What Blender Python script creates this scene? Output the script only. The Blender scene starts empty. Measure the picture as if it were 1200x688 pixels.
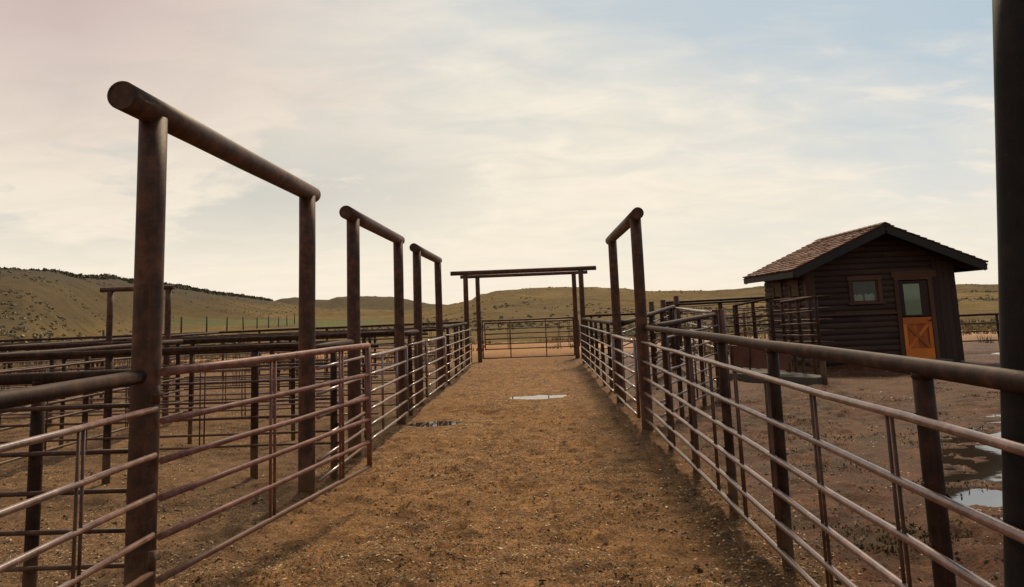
import bpy, math, random
import numpy as np
from mathutils import Vector, Matrix
R = math.radians
random.seed(7); rng = np.random.default_rng(7)
scene = bpy.context.scene
col = scene.collection

# ------------------------------------------------------------------ numpy noise
_perm = np.random.default_rng(3).random((256, 256))
def vnoise(x, y, s):
    x = np.asarray(x, float) / s + 37.2; y = np.asarray(y, float) / s + 91.7
    xi = np.floor(x).astype(int); yi = np.floor(y).astype(int)
    fx = x - xi; fy = y - yi
    fx = fx * fx * (3 - 2 * fx); fy = fy * fy * (3 - 2 * fy)
    a = _perm[xi & 255, yi & 255]; b = _perm[(xi + 1) & 255, yi & 255]
    c = _perm[xi & 255, (yi + 1) & 255]; d = _perm[(xi + 1) & 255, (yi + 1) & 255]
    return (a * (1 - fx) + b * fx) * (1 - fy) + (c * (1 - fx) + d * fx) * fy - .5
def fbm(x, y, s, o=4, g=.5):
    t = 0; a = 1
    for i in range(o):
        t = t + a * vnoise(x * 1.0 + i * 13.1, y - i * 7.7, s); s = s / 2.03; a *= g
    return t
def sst(a, b, v):
    t = np.clip((np.asarray(v, float) - a) / (b - a), 0, 1); return t * t * (3 - 2 * t)

# ------------------------------------------------------------------ materials
def new_mat(name):
    m = bpy.data.materials.new(name); m.use_nodes = True
    nt = m.node_tree; b = nt.nodes['Principled BSDF']
    return m, nt, b
def N(nt, t, **kw):
    n = nt.nodes.new(t)
    for k, v in kw.items():
        if k in n.inputs.keys(): n.inputs[k].default_value = v
        else: setattr(n, k, v)
    return n
def ramp(nt, fac, stops):
    r = nt.nodes.new('ShaderNodeValToRGB')
    while len(r.color_ramp.elements) < len(stops): r.color_ramp.elements.new(.5)
    for e, (p, c) in zip(r.color_ramp.elements, stops):
        e.position = p; e.color = (*c, 1) if len(c) == 3 else c
    nt.links.new(fac, r.inputs[0]); return r.outputs[0]
def mix(nt, fac, a, b, mode='MIX'):
    m = nt.nodes.new('ShaderNodeMix'); m.data_type = 'RGBA'; m.blend_type = mode
    for s, v in ((m.inputs[0], fac), (m.inputs[6], a), (m.inputs[7], b)):
        if isinstance(v, (int, float)): s.default_value = v
        elif isinstance(v, tuple): s.default_value = (*v, 1)
        else: nt.links.new(v, s)
    return m.outputs[2]
def mth(nt, op, a, b=0.0, c=None, clamp=False):
    m = nt.nodes.new('ShaderNodeMath'); m.operation = op; m.use_clamp = clamp
    for s, v in zip(m.inputs, (a, b, c)):
        if v is None: continue
        if isinstance(v, (int, float)): s.default_value = v
        else: nt.links.new(v, s)
    return m.outputs[0]
def noise(nt, vec, scale, detail=4, rough=.55, dist=0.0):
    n = N(nt, 'ShaderNodeTexNoise', Scale=scale, Detail=detail, Roughness=rough, Distortion=dist)
    nt.links.new(vec, n.inputs['Vector']); return n.outputs[0]
def mapping(nt, vec, sc=(1, 1, 1), rot=(0, 0, 0)):
    m = nt.nodes.new('ShaderNodeMapping'); m.inputs['Scale'].default_value = sc; m.inputs['Rotation'].default_value = rot
    nt.links.new(vec, m.inputs['Vector']); return m.outputs[0]
def pos(nt): return nt.nodes.new('ShaderNodeNewGeometry').outputs['Position']
def bump(nt, b, h, strength=.3, dist=.01):
    n = N(nt, 'ShaderNodeBump', Strength=strength, Distance=dist)
    nt.links.new(h, n.inputs['Height']); nt.links.new(n.outputs[0], b.inputs['Normal'])

def paint_mat(name, c1, c2, c3, rough, sc=9, rough2=.2, spec=.5, coat=0):
    m, nt, b = new_mat(name); p = pos(nt)
    n1 = noise(nt, p, sc, 6, .65); n2 = noise(nt, p, sc * 7, 5, .7)
    c = ramp(nt, n1, [(.34, c1), (.5, c2), (.68, c3)])
    fleck = ramp(nt, n2, [(.6, (0, 0, 0)), (.72, (1, 1, 1))])
    c = mix(nt, mth(nt, 'MULTIPLY', fleck, .45), c, c3)
    st = noise(nt, mapping(nt, p, (38, 38, 1.3)), 1.0, 5, .65, .3)          # runs of rust down the pipe
    c = mix(nt, mth(nt, 'MULTIPLY', ramp(nt, st, [(.52, (0, 0, 0)), (.68, (1, 1, 1))]), .5), c, c3)
    scr = ramp(nt, noise(nt, mapping(nt, p, (60, 9, 60)), 1.0, 3, .6), [(.66, (0, 0, 0)), (.70, (1, 1, 1))])
    c = mix(nt, mth(nt, 'MULTIPLY', scr, .35), c, tuple(min(.5, v * 2.2) for v in c3))
    zc = nt.nodes.new('ShaderNodeSeparateXYZ'); nt.links.new(p, zc.inputs[0])
    mudm = mth(nt, 'MULTIPLY_ADD', mth(nt, 'ADD', zc.outputs[2], mth(nt, 'MULTIPLY', n1, -.5)), -3.6, .9, clamp=True)
    c = mix(nt, mth(nt, 'MULTIPLY', mudm, .75), c, (.15, .090, .048))       # splashed mud at the foot
    nt.links.new(c, b.inputs['Base Color'])
    rr = mth(nt, 'MULTIPLY_ADD', n2, rough2, rough - rough2 * .5)
    nt.links.new(rr, b.inputs['Roughness'])
    bump(nt, b, n2, .25, .004)
    b.inputs['Specular IOR Level'].default_value = spec
    if coat: b.inputs['Coat Weight'].default_value = coat; b.inputs['Coat Roughness'].default_value = .16
    return m
M = {}
M['post'] = paint_mat('rusty_post_paint', (.040, .019, .011), (.070, .031, .017), (.15, .060, .029), .60, spec=.28)
M['rail'] = paint_mat('red_rail_paint', (.095, .045, .031), (.155, .076, .056), (.30, .165, .13), .38, coat=.55)
M['dkrail'] = paint_mat('brown_rail_paint', (.046, .022, .014), (.078, .036, .022), (.14, .068, .042), .55, spec=.3)
M['gatemetal'] = paint_mat('gate_red_paint', (.12, .044, .029), (.185, .070, .048), (.29, .13, .09), .52, spec=.32)
M['toprail'] = paint_mat('dark_top_rail_paint', (.020, .010, .007), (.036, .017, .010), (.085, .037, .020), .62, spec=.16)
M['backlitpost'] = paint_mat('backlit_dark_post_paint', (.010, .009, .008), (.016, .013, .011), (.03, .02, .015), .75, spec=.2)  # near-black post: its backlit shade is put into the paint colour
M['plate'] = paint_mat('sheet_red_paint', (.10, .030, .018), (.14, .045, .028), (.09, .035, .022), .6, 3)

def wood_mat(name, c1, c2, axis, rough=.75, board=None):
    m, nt, b = new_mat(name); p = pos(nt)
    s = {'x': (1.2, 30, 30), 'z': (30, 30, 1.2), 'y': (30, 1.2, 30)}[axis]
    g = noise(nt, mapping(nt, p, s), 1.0, 6, .6, .4)
    n = noise(nt, p, 1.7, 4)
    isl = nt.nodes.new('ShaderNodeNewGeometry').outputs['Random Per Island']
    c = mix(nt, g, c1, c2)
    v = mth(nt, 'MULTIPLY_ADD', isl, .95, .52)
    hv = N(nt, 'ShaderNodeHueSaturation'); nt.links.new(c, hv.inputs['Color'])
    nt.links.new(mth(nt, 'MULTIPLY', v, mth(nt, 'MULTIPLY_ADD', n, .6, .7)), hv.inputs['Value'])
    nt.links.new(hv.outputs[0], b.inputs['Base Color']); b.inputs['Roughness'].default_value = rough
    bump(nt, b, g, .4, .006)
    return m
M['siding'] = wood_mat('stained_log_siding', (.022, .009, .005), (.060, .026, .014), 'x')
M['siding_side'] = wood_mat('stained_log_siding_side', (.022, .009, .005), (.060, .026, .014), 'y')
M['board'] = wood_mat('stained_vertical_board', (.018, .008, .005), (.046, .021, .012), 'z')
M['trim'] = wood_mat('stained_trim', (.07, .029, .016), (.16, .070, .035), 'x')
M['trimv'] = wood_mat('stained_trim_vertical', (.05, .020, .011), (.12, .048, .024), 'z')
M['orange'] = wood_mat('orange_door_wood', (.56, .13, .010), (.70, .19, .018), 'z', .6)
M['orange_shaded'] = wood_mat('orange_door_recess_shade', (.36, .075, .007), (.46, .11, .011), 'z', .6)  # recess shade behind the brace, put into a darker orange
M['fascia'] = wood_mat('dark_fascia_wood', (.016, .012, .010), (.036, .025, .019), 'x')
def shingle_mat():
    m, nt, b = new_mat('cedar_shingles'); p = pos(nt)
    isl = nt.nodes.new('ShaderNodeNewGeometry').outputs['Random Per Island']
    c = ramp(nt, isl, [(.0, (.08, .025, .010)), (.35, (.18, .055, .020)), (.7, (.26, .088, .030)), (1, (.12, .045, .020))])
    c = mix(nt, mth(nt, 'MULTIPLY', noise(nt, p, 22, 5), .7), c, (.06, .035, .025))
    nt.links.new(c, b.inputs['Base Color']); b.inputs['Roughness'].default_value = .8
    bump(nt, b, noise(nt, p, 60, 3), .4, .01); return m
M['shingle'] = shingle_mat()
def flat_mat(name, c, rough=.8, var=.25, sc=6):
    m, nt, b = new_mat(name); p = pos(nt)
    n = noise(nt, p, sc, 5)
    cc = mix(nt, n, tuple(v * (1 - var) for v in c), tuple(v * (1 + var) for v in c))
    nt.links.new(cc, b.inputs['Base Color']); b.inputs['Roughness'].default_value = rough
    bump(nt, b, n, .2, .01); return m
M['inside'] = flat_mat('dark_room_wall', (.05, .04, .03))
M['curtain'] = flat_mat('white_curtain', (.62, .64, .60), .9, .12, 14)
M['blind'] = flat_mat('pale_door_blind', (.80, .82, .66), .7, .14, 9)
M['concrete'] = flat_mat('weathered_concrete', (.10, .084, .062), .9, .25, 3)
M['oldwood'] = flat_mat('weathered_post_wood', (.075, .055, .042), .9, .3, 15)
M['wire'] = flat_mat('rusty_wire', (.08, .06, .05), .6)
m, nt, b = new_mat('window_glass'); b.inputs['Base Color'].default_value = (.9, .95, .93, 1)

gl = N(nt, 'ShaderNodeBsdfGlossy', Roughness=.03); tr = nt.nodes.new('ShaderNodeBsdfTransparent'); tr.inputs[0].default_value = (.85, .9, .86, 1)
fr_ = N(nt, 'ShaderNodeFresnel', IOR=1.45); mx = nt.nodes.new('ShaderNodeMixShader')
nt.links.new(fr_.outputs[0], mx.inputs[0]); nt.links.new(tr.outputs[0], mx.inputs[1]); nt.links.new(gl.outputs[0], mx.inputs[2])
nt.links.new(mx.outputs[0], nt.nodes['Material Output'].inputs['Surface'])
M['glass'] = m
m, nt, b = new_mat('puddle_water'); p = pos(nt)
b.inputs['Base Color'].default_value = (.035, .026, .018, 1); b.inputs['Roughness'].default_value = .03; b.inputs['IOR'].default_value = 2.4
b.inputs['Specular IOR Level'].default_value = .9
bump(nt, b, noise(nt, p, 5, 3), .04, .01)
M['water'] = m

# ground: trampled manure/gravel in the lanes, red mud at the right, orange then tan dirt far off
def ground_mat():
    m, nt, b = new_mat('trampled_dirt'); p = pos(nt)
    sx = nt.nodes.new('ShaderNodeSeparateXYZ'); nt.links.new(p, sx.inputs[0]); X, Y = sx.outputs[0], sx.outputs[1]
    big = noise(nt, p, .55, 5, .6, .5); mid = noise(nt, p, 4.5, 6, .68, .3); fine = noise(nt, p, 42, 6, .75); grit = noise(nt, p, 130, 3, .7)
    a = ramp(nt, mid, [(.30, (.062, .030, .012)), (.47, (.225, .112, .042)), (.66, (.39, .205, .078))])
    a = mix(nt, ramp(nt, big, [(.35, (0, 0, 0)), (.7, (1, 1, 1))]), a, mix(nt, .40, a, (.35, .195, .088)))
    g1 = ramp(nt, fine, [(.36, (.22, .21, .20)), (.51, (1, 1, 1)), (.66, (1.75, 1.62, 1.42))])
    a = mix(nt, 1.0, a, g1, 'MULTIPLY')
    g2 = ramp(nt, grit, [(.35, (.5, .5, .5)), (.55, (1, 1, 1)), (.7, (1.7, 1.65, 1.5))])
    a = mix(nt, 1.0, a, g2, 'MULTIPLY')
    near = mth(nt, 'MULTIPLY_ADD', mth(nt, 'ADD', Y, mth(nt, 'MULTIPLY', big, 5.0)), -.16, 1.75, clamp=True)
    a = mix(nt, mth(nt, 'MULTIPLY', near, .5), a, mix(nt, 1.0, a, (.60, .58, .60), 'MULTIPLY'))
    wetp = ramp(nt, noise(nt, p, 1.5, 5, .65, .5), [(.58, (0, 0, 0)), (.68, (1, 1, 1))])
    a = mix(nt, mth(nt, 'MULTIPLY', wetp, .75), a, mix(nt, mid, (.030, .017, .009), (.10, .052, .022)))
    # left pens greyer
    left = mth(nt, 'MULTIPLY_ADD', X, -1.1, -1.9, clamp=True)
    al = mix(nt, .5, a, mix(nt, mid, (.085, .054, .034), (.20, .135, .085)))
    c = mix(nt, left, a, al)
    # right yard: wet red-brown mud with weedy patches
    right = mth(nt, 'MULTIPLY_ADD', mth(nt, 'ADD', X, mth(nt, 'MULTIPLY', big, .8)), 1.4, -2.3, clamp=True)
    mud = ramp(nt, noise(nt, p, 2.1, 6, .7, .6), [(.32, (.034, .017, .008)), (.5, (.098, .046, .020)), (.7, (.18, .086, .036))])
    mud = mix(nt, 1.0, mud, g1, 'MULTIPLY')
    wp = ramp(nt, noise(nt, mapping(nt, p, (1, .8, 1)), 1.6, 5, .7, .4), [(.54, (0, 0, 0)), (.66, (1, 1, 1))])
    mud = mix(nt, mth(nt, 'MULTIPLY', wp, .55), mud, (.045, .052, .022))
    c = mix(nt, right, c, mix(nt, 1.0, mud, (.88, .70, .54), 'MULTIPLY'))
    # darker brown band along the right fence foot; wet sunk spots
    foot = mth(nt, 'SUBTRACT', 1.0, mth(nt, 'ABSOLUTE', mth(nt, 'MULTIPLY', mth(nt, 'SUBTRACT', X, 1.15), 1.25)), clamp=True)
    c = mix(nt, mth(nt, 'MULTIPLY', foot, .42), c, mix(nt, mid, (.032, .018, .009), (.085, .045, .020)))
    wz = mth(nt, 'MULTIPLY_ADD', sx.outputs[2], -60.0, -1.25, clamp=True)
    c = mix(nt, mth(nt, 'MULTIPLY', wz, .85), c, (.030, .018, .010))
    # orange dirt then dry grass
    far = mth(nt, 'MULTIPLY_ADD', mth(nt, 'ADD', Y, mth(nt, 'MULTIPLY', noise(nt, p, .25, 3), 8.0)), .16, -5.2, clamp=True)
    org = mix(nt, noise(nt, mapping(nt, p, (.25, 1, 1)), .6, 5, .6), (.22, .105, .042), (.44, .235, .095))
    c = mix(nt, far, c, org)
    far2 = mth(nt, 'MULTIPLY_ADD', mth(nt, 'ADD', Y, mth(nt, 'MULTIPLY', noise(nt, p, .12, 4), 30.0)), .10, -6.0, clamp=True)
    c = mix(nt, far2, c, mix(nt, noise(nt, p, .9, 6, .7), (.13, .082, .034), (.30, .19, .078)))
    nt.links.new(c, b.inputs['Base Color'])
    b.inputs['Specular IOR Level'].default_value = .12
    wet = mth(nt, 'MULTIPLY_ADD', right, -.22, .88)
    wet = mth(nt, 'SUBTRACT', wet, mth(nt, 'MULTIPLY', wz, .4))
    nt.links.new(wet, b.inputs['Roughness'])
    h = mth(nt, 'ADD', mth(nt, 'MULTIPLY', fine, .7), mth(nt, 'MULTIPLY', grit, .35))
    bump(nt, b, h, .8, .03)
    return m
M['ground'] = ground_mat()
def hill_mat():
    m, nt, b = new_mat('dry_hill_grass'); p = pos(nt)
    at = nt.nodes.new('ShaderNodeVertexColor'); at.layer_name = 'zone'
    s = nt.nodes.new('ShaderNodeSeparateColor'); nt.links.new(at.outputs[0], s.inputs[0])
    n1 = noise(nt, mapping(nt, p, (1, 1, 2)), .035, 7, .62, .6); n2 = noise(nt, p, .35, 7, .72); n3 = noise(nt, p, 2.2, 4, .7)
    c = ramp(nt, n1, [(.3, (.100, .066, .026)), (.5, (.165, .110, .041)), (.7, (.25, .170, .058))])
    c2 = ramp(nt, n2, [(.34, (.62, .62, .60)), (.52, (1, 1, 1)), (.7, (1.25, 1.2, 1.15))])
    c = mix(nt, 1.0, c, c2, 'MULTIPLY')
    c = mix(nt, 1.0, c, ramp(nt, n3, [(.35, (.6, .62, .6)), (.6, (1.15, 1.12, 1.1))]), 'MULTIPLY')
    sage = ramp(nt, noise(nt, mapping(nt, p, (.5, 1, 1)), .11, 6, .7, .3), [(.46, (0, 0, 0)), (.62, (1, 1, 1))])
    c = mix(nt, mth(nt, 'MULTIPLY', sage, .5), c, (.115, .088, .050))
    c = mix(nt, mth(nt, 'MULTIPLY', s.outputs[0], .8), c, mix(nt, n2, (.085, .098, .034), (.155, .165, .06)))
    c = mix(nt, mth(nt, 'MULTIPLY', s.outputs[2], .75), c, mix(nt, n2, (.050, .038, .020), (.115, .082, .042)))
    c = mix(nt, s.outputs[1], c, mix(nt, n2, (.045, .036, .024), (.12, .095, .06)))
    nt.links.new(c, b.inputs['Base Color']); b.inputs['Roughness'].default_value = 1
    b.inputs['Specular IOR Level'].default_value = .1
    bump(nt, b, n2, .9, .6); return m
M['hill'] = hill_mat()
def attr_mat(name, rough=.9, mul=1.0, transl=False):
    m, nt, b = new_mat(name)
    at = nt.nodes.new('ShaderNodeVertexColor'); at.layer_name = 'tone'
    nt.links.new(at.outputs[0], b.inputs['Base Color']); b.inputs['Roughness'].default_value = rough
    b.inputs['Specular IOR Level'].default_value = .25
    return m
M['chips'] = attr_mat('chip_and_stone', .8)
M['leaf'] = attr_mat('leaf_tone', .9)

# ------------------------------------------------------------------ mesh helpers
class MB:
    def __init__(s): s.v = []; s.f = []; s.sm = []
    def add(s, vs, fs, smooth=False):
        o = len(s.v); s.v += [tuple(v) for v in vs]
        for k, f in enumerate(fs):
            s.f.append([i + o for i in f]); s.sm.append(smooth if isinstance(smooth, bool) else smooth[k])
    def pipe(s, a, b, r, n=14, segs=1, wob=0.0, cap=True, r2=None):
        a = Vector(a); b = Vector(b); d = (b - a).normalized()
        up = Vector((0, 0, 1)) if abs(d.z) < .9 else Vector((0, 1, 0))
        u = d.cross(up).normalized(); w = u.cross(d).normalized()
        vs = []; fs = []; sm = []
        for k in range(segs + 1):
            t = k / segs; c = a.lerp(b, t)
            if 0 < k < segs and wob: c = c + w * random.uniform(-wob, wob) + u * random.uniform(-wob, wob)
            rr = r if r2 is None else r + (r2 - r) * t
            for j in range(n):
                q = 2 * math.pi * j / n
                vs.append(c + u * (math.cos(q) * rr) + w * (math.sin(q) * rr))
        for k in range(segs):
            for j in range(n):
                j2 = (j + 1) % n
                fs.append([k * n + j, k * n + j2, (k + 1) * n + j2, (k + 1) * n + j]); sm.append(True)
        if cap:
            fs.append(list(range(n))[::-1]); sm.append(False)
            fs.append([segs * n + j for j in range(n)]); sm.append(False)
        s.add(vs, fs, sm)
    def box(s, x0, x1, y0, y1, z0, z1):
        vs = [(x, y, z) for z in (z0, z1) for y in (y0, y1) for x in (x0, x1)]
        s.add(vs, [[0, 2, 3, 1], [4, 5, 7, 6], [0, 1, 5, 4], [2, 6, 7, 3], [0, 4, 6, 2], [1, 3, 7, 5]])
    def beam(s, a, b, w, h, up=(0, 0, 1)):      # rectangular bar, section w x h
        a = Vector(a); b = Vector(b); d = (b - a).normalized(); upv = Vector(up)
        u = d.cross(upv).normalized(); t = u.cross(d).normalized()
        vs = [c + u * (sx * w / 2) + t * (sz * h / 2) for c in (a, b) for sx, sz in ((-1, -1), (1, -1), (1, 1), (-1, 1))]
        s.add(vs, [[0, 1, 2, 3], [7, 6, 5, 4], [0, 4, 5, 1], [1, 5, 6, 2], [2, 6, 7, 3], [3, 7, 4, 0]])
    def build(s, name, mat, parent=None, bevel=0):
        me = bpy.data.meshes.new(name)
        off = Vector(parent['_o']) if parent is not None else Vector((0, 0, 0))
        me.from_pydata([tuple(Vector(v) - off) for v in s.v], [], s.f)
        me.polygons.foreach_set('use_smooth', s.sm); me.materials.append(mat); me.update()
        o = bpy.data.objects.new(name, me); col.objects.link(o)
        if bevel:
            md = o.modifiers.new('bevel', 'BEVEL'); md.width = bevel; md.segments = 2; md.limit_method = 'ANGLE'
        if parent is not None:
            if parent.get('_tilt') is None: o.parent = parent
            o['_o'] = tuple(off)
        return o
def child_build(mb, name, mat, part, bevel=0):    # sub-part: its part sits at the same origin as the thing
    return mb.build(name, mat, part, bevel)
def tag(o, label, cat=None, group=None, kind=None):
    if label: o['label'] = label
    if cat: o['category'] = cat
    if group: o['group'] = group
    if kind: o['kind'] = kind
    return o
def thing(name, loc, label, cat, group=None):
    o = bpy.data.objects.new(name, None); o.empty_display_size = .2; col.objects.link(o)
    o.location = loc; o['_o'] = tuple(loc); return tag(o, label, cat, group)
def raw_mesh(name, verts, faces, mat, smooth=False, colors=None, cname='tone'):
    me = bpy.data.meshes.new(name)
    verts = np.asarray(verts, np.float32); faces = np.asarray(faces, np.int32)
    k = faces.shape[1]
    me.vertices.add(len(verts)); me.vertices.foreach_set('co', verts.ravel())
    me.loops.add(faces.size); me.loops.foreach_set('vertex_index', faces.ravel())
    me.polygons.add(len(faces)); me.polygons.foreach_set('loop_start', np.arange(len(faces), dtype=np.int32) * k)
    try: me.polygons.foreach_set('loop_total', np.full(len(faces), k, np.int32))
    except Exception: pass
    me.polygons.foreach_set('use_smooth', np.full(len(faces), smooth))
    me.update(calc_edges=True); me.validate()
    if colors is not None:
        ca = me.color_attributes.new(cname, 'FLOAT_COLOR', 'POINT')
        ca.data.foreach_set('color', np.c_[colors, np.ones(len(colors))].astype(np.float32).ravel())
    me.materials.append(mat)
    o = bpy.data.objects.new(name, me); col.objects.link(o); return o

# ------------------------------------------------------------------ ground sheet
# (cx, cy, rx, ry, angle, broken)
PUD = [(-.08, 15.95, .62, .40, 0, .22, ''), (-1.72, 12.6, .48, .36, .1, .30, ''), (5.05, 8.75, 2.6, .62, 1.06, 1.5, ''), (13.9, 22.8, .8, .55, 0, .5, '')]
def pud_mask(x, y):
    m = np.zeros_like(x)
    for cx, cy, rx, ry, a, br, _ in PUD:
        dx, dy = x - cx, y - cy
        u = (dx * math.cos(a) + dy * math.sin(a)) / rx; v = (-dx * math.sin(a) + dy * math.cos(a)) / ry
        d = np.sqrt(u * u + v * v) + br * fbm(x * .8, y * 1.5, .42, 4, .65)
        inside = (u * u + v * v) < 1.25 ** 2
        m = np.maximum(m, np.where(inside, 1 - sst(.72, 1.0, d), 0))
    return m
_h = np.random.default_rng(11)
HOOF = np.c_[_h.uniform(-6, 8, 2600), np.exp(_h.uniform(math.log(2), math.log(16), 2600)), _h.uniform(.04, .09, 2600), _h.uniform(.012, .040, 2600)]
def wide_mask(x, y):
    m = np.zeros_like(x)
    for cx, cy, rx, ry, a, br, _ in PUD:
        dx, dy = x - cx, y - cy
        u = (dx * math.cos(a) + dy * math.sin(a)) / (rx + .3); v = (-dx * math.sin(a) + dy * math.cos(a)) / (ry + .9)
        m = np.maximum(m, 1 - sst(.8, 1.35, np.sqrt(u * u + v * v)))
    return m
MOUND = [(-2.26, q) for q in (4.44, 7.57, 9.51, 12.66, 14.67, 17.8, 24.8)] + [(1.45, q) for q in (10.89, 14.28, 24.8)] + [(1.5, 10.86 - q) for q in (1.5, 2.95, 4.4, 5.78, 7.73)] + [(1.6, 2.6)]
def gh(x, y, hoof=None):
    x = np.asarray(x, float); y = np.asarray(y, float)
    z = .055 * fbm(x, y, 2.4, 3) + .050 * fbm(x, y, .55, 3, .6) + .040 * fbm(x + 5, y, .16, 3, .65)
    right = sst(1.9, 3, x); z = z * (1 + .5 * right)
    if hoof is not None: z = z + hoof
    edge = np.exp(-((x - 1.5) / .25) ** 2) + np.exp(-((x + 2.26) / .25) ** 2)
    z = z + .03 * edge * (y < 25)
    z = np.maximum(z, -.022)
    for mx_, my_ in MOUND: z = z + .045 * np.exp(-((x - mx_) ** 2 + (y - my_) ** 2) / .022) * (1 + 1.2 * vnoise(x, y, .07))
    fade = 1 - sst(45, 80, np.hypot(x, y))
    pm = pud_mask(x, y); wm = wide_mask(x, y); return z * fade * (1 - .88 * wm) * (1 - pm) - .05 * pm
def axis(lo, hi, a, b, step):
    v = list(np.arange(a, b, step)); s = step
    while v[-1] < hi: s *= 1.09 if v[-1] < 60 else 1.35; v.append(v[-1] + s)
    s = step; w = [a]
    while w[-1] > lo: s *= 1.09 if w[-1] > -60 else 1.35; w.append(w[-1] - s)
    return np.array(w[:0:-1] + v)
gx = axis(-2500, 2500, -3.4, 4.6, .042); gy = axis(-600, 2500, 1.7, 14, .042)
GX, GY = np.meshgrid(gx, gy)
hoof = np.zeros_like(GX)
for hx, hy, hr, hd in HOOF:
    i0, i1 = np.searchsorted(gx, (hx - 3 * hr, hx + 3 * hr)); j0, j1 = np.searchsorted(gy, (hy - 3 * hr, hy + 3 * hr))
    if i1 - i0 < 2 or j1 - j0 < 2: continue
    d = np.hypot(GX[j0:j1, i0:i1] - hx, (GY[j0:j1, i0:i1] - hy)) / hr
    hoof[j0:j1, i0:i1] += hd * (-np.exp(-d * d * 1.6) + .55 * np.exp(-((d - 1.5) / .5) ** 2))
GZ = gh(GX, GY, hoof)
ny, nx = GX.shape
idx = np.arange(nx * ny).reshape(ny, nx)
F = np.stack([idx[:-1, :-1], idx[:-1, 1:], idx[1:, 1:], idx[1:, :-1]], -1).reshape(-1, 4)
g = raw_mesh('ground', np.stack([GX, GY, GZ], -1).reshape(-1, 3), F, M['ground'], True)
tag(g, 'trampled brown dirt and gravel of the corral lanes', kind='structure')
def gz_at(x, y):
    i = np.clip(np.searchsorted(gx, x) - 1, 0, nx - 2); j = np.clip(np.searchsorted(gy, y) - 1, 0, ny - 2)
    tx = (x - gx[i]) / (gx[i + 1] - gx[i]); ty = (y - gy[j]) / (gy[j + 1] - gy[j])
    return (GZ[j, i] * (1 - tx) + GZ[j, i + 1] * tx) * (1 - ty) + (GZ[j + 1, i] * (1 - tx) + GZ[j + 1, i + 1] * tx) * ty

for cx, cy, rx, ry, a, br, _ in PUD:
    mb = MB(); n = 40
    ring = [(cx + 1.22 * (rx * math.cos(t) * math.cos(a) - ry * math.sin(t) * math.sin(a)), cy + 1.22 * (rx * math.cos(t) * math.sin(a) + ry * math.sin(t) * math.cos(a)), -.0085) for t in [2 * math.pi * k / n for k in range(n)]]
    mb.add(ring, [list(range(n))]); tag(mb.build('puddle_water', M['water']), 'shallow puddle of rain water in the dirt', kind='structure')

# ------------------------------------------------------------------ hills
SK = [(-80, .06), (-60, .07), (-45, .068), (-35.38, 0.0661), (-34.03, 0.0641), (-32.65, 0.063), (-31.21, 0.059), (-29.25, 0.0586), (-27.21, 0.0521), (-25.63, 0.0475), (-22.92, 0.0382), (-20.12, 0.0296), (-18.39, 0.0235), (-17.52, 0.019), (-15.92, 0.0155), (-15.15, 0.014), (-13.34, 0.0128), (-11.82, 0.0108), (-9.35, 0.0085), (-7.5, .011), (-6.87, 0.0125), (-5.61, 0.0150), (-4.79, 0.0182), (-4.33, 0.0240), (-3.06, 0.029), (-0.52, 0.0306), (3.89, 0.0286), (6.38, 0.0256), (7.9, 0.0201), (12.44, 0.0177), (14.8, 0.019), (16.54, 0.0197), (22.05, 0.0165), (28.06, 0.0120), (28.77, 0.0120), (30.47, 0.0100), (45, .012), (80, .02)]
SF = [(-80, 0), (-22, 0), (-20, .022), (-18.39, 0.0286), (-17.52, 0.0292), (-15.92, 0.0251), (-15.15, 0.0236), (-14.43, 0.0274), (-13.34, 0.0278), (-11.82, 0.0269), (-9.35, 0.0211), (-6.87, 0.0140), (-5.5, .008), (-4, 0), (80, 0)]
def hz(r, az):
    T = np.interp(az, *zip(*SK)); TF = np.interp(az, *zip(*SF))
    Rc = np.interp(az, [-80, -32, -27, -20, -14, -8, -3, 10, 30, 80], [150, 165, 225, 260, 290, 260, 190, 190, 170, 170])
    r0 = np.interp(az, [-34, -27, -9, -5], [40, 125, 110, 48]); mead = np.interp(az, [-30, -27, -9, -4], [.5, 1.05, .9, .2]) * sst(40, 72, r)
    H = 1.7 + T * Rc - mead
    s = (r - r0) / (Rc - r0); x = r * np.sin(np.radians(az)); y = r * np.cos(np.radians(az))
    prof = np.where(s < 1, .30 * np.clip(s, 0, 1) + .70 * sst(0, 1.08, s) / sst(0, 1.08, 1.0), 1 - .12 * (s - 1))
    n = fbm(x, y, 38, 4, .55); n2 = fbm(x, y, 7, 4, .6)
    amp = sst(0, .5, s) * (1 - .75 * sst(.75, 1, s) * (s < 1.05)) * H
    z = mead + H * np.where(s < 0, 0, prof) + amp * .16 * n + .30 * n2 * sst(0, .3, s) + .25 * sst(.8, 1, s) * vnoise(x, y, 3.0)
    zf = np.where(TF > 0, (1.7 + TF * 430) * sst(330, 430, r) * np.where(r > 430, 1 - (r - 430) / 900, 1) + 1.4 * fbm(x, y, 14, 4, .6) * sst(340, 420, r), 0)
    # rough drop of the ground edge so that the sheet below shows near the yard
    return np.maximum(z, zf * (r > 300)) - .10 * (1 - sst(40, 46, r))
az = np.concatenate([np.arange(-80, -38, 1.0), np.arange(-38, 34, .11), np.arange(34, 80.5, 1.0)])
rr = [40.0]
while rr[-1] < 900: rr.append(rr[-1] * (1.0125 if rr[-1] < 450 else 1.08))
rr = np.array(rr)
AZ, RR = np.meshgrid(az, rr)
HZ = hz(RR, AZ); HX = RR * np.sin(np.radians(AZ)); HY = RR * np.cos(np.radians(AZ))
ny2, nx2 = AZ.shape; idx = np.arange(nx2 * ny2).reshape(ny2, nx2)
F2 = np.stack([idx[:-1, :-1], idx[:-1, 1:], idx[1:, 1:], idx[1:, :-1]], -1).reshape(-1, 4)
tan = (HZ - 1.7) / RR
rimn = fbm(HX, HY, 16, 4, .6)
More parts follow.
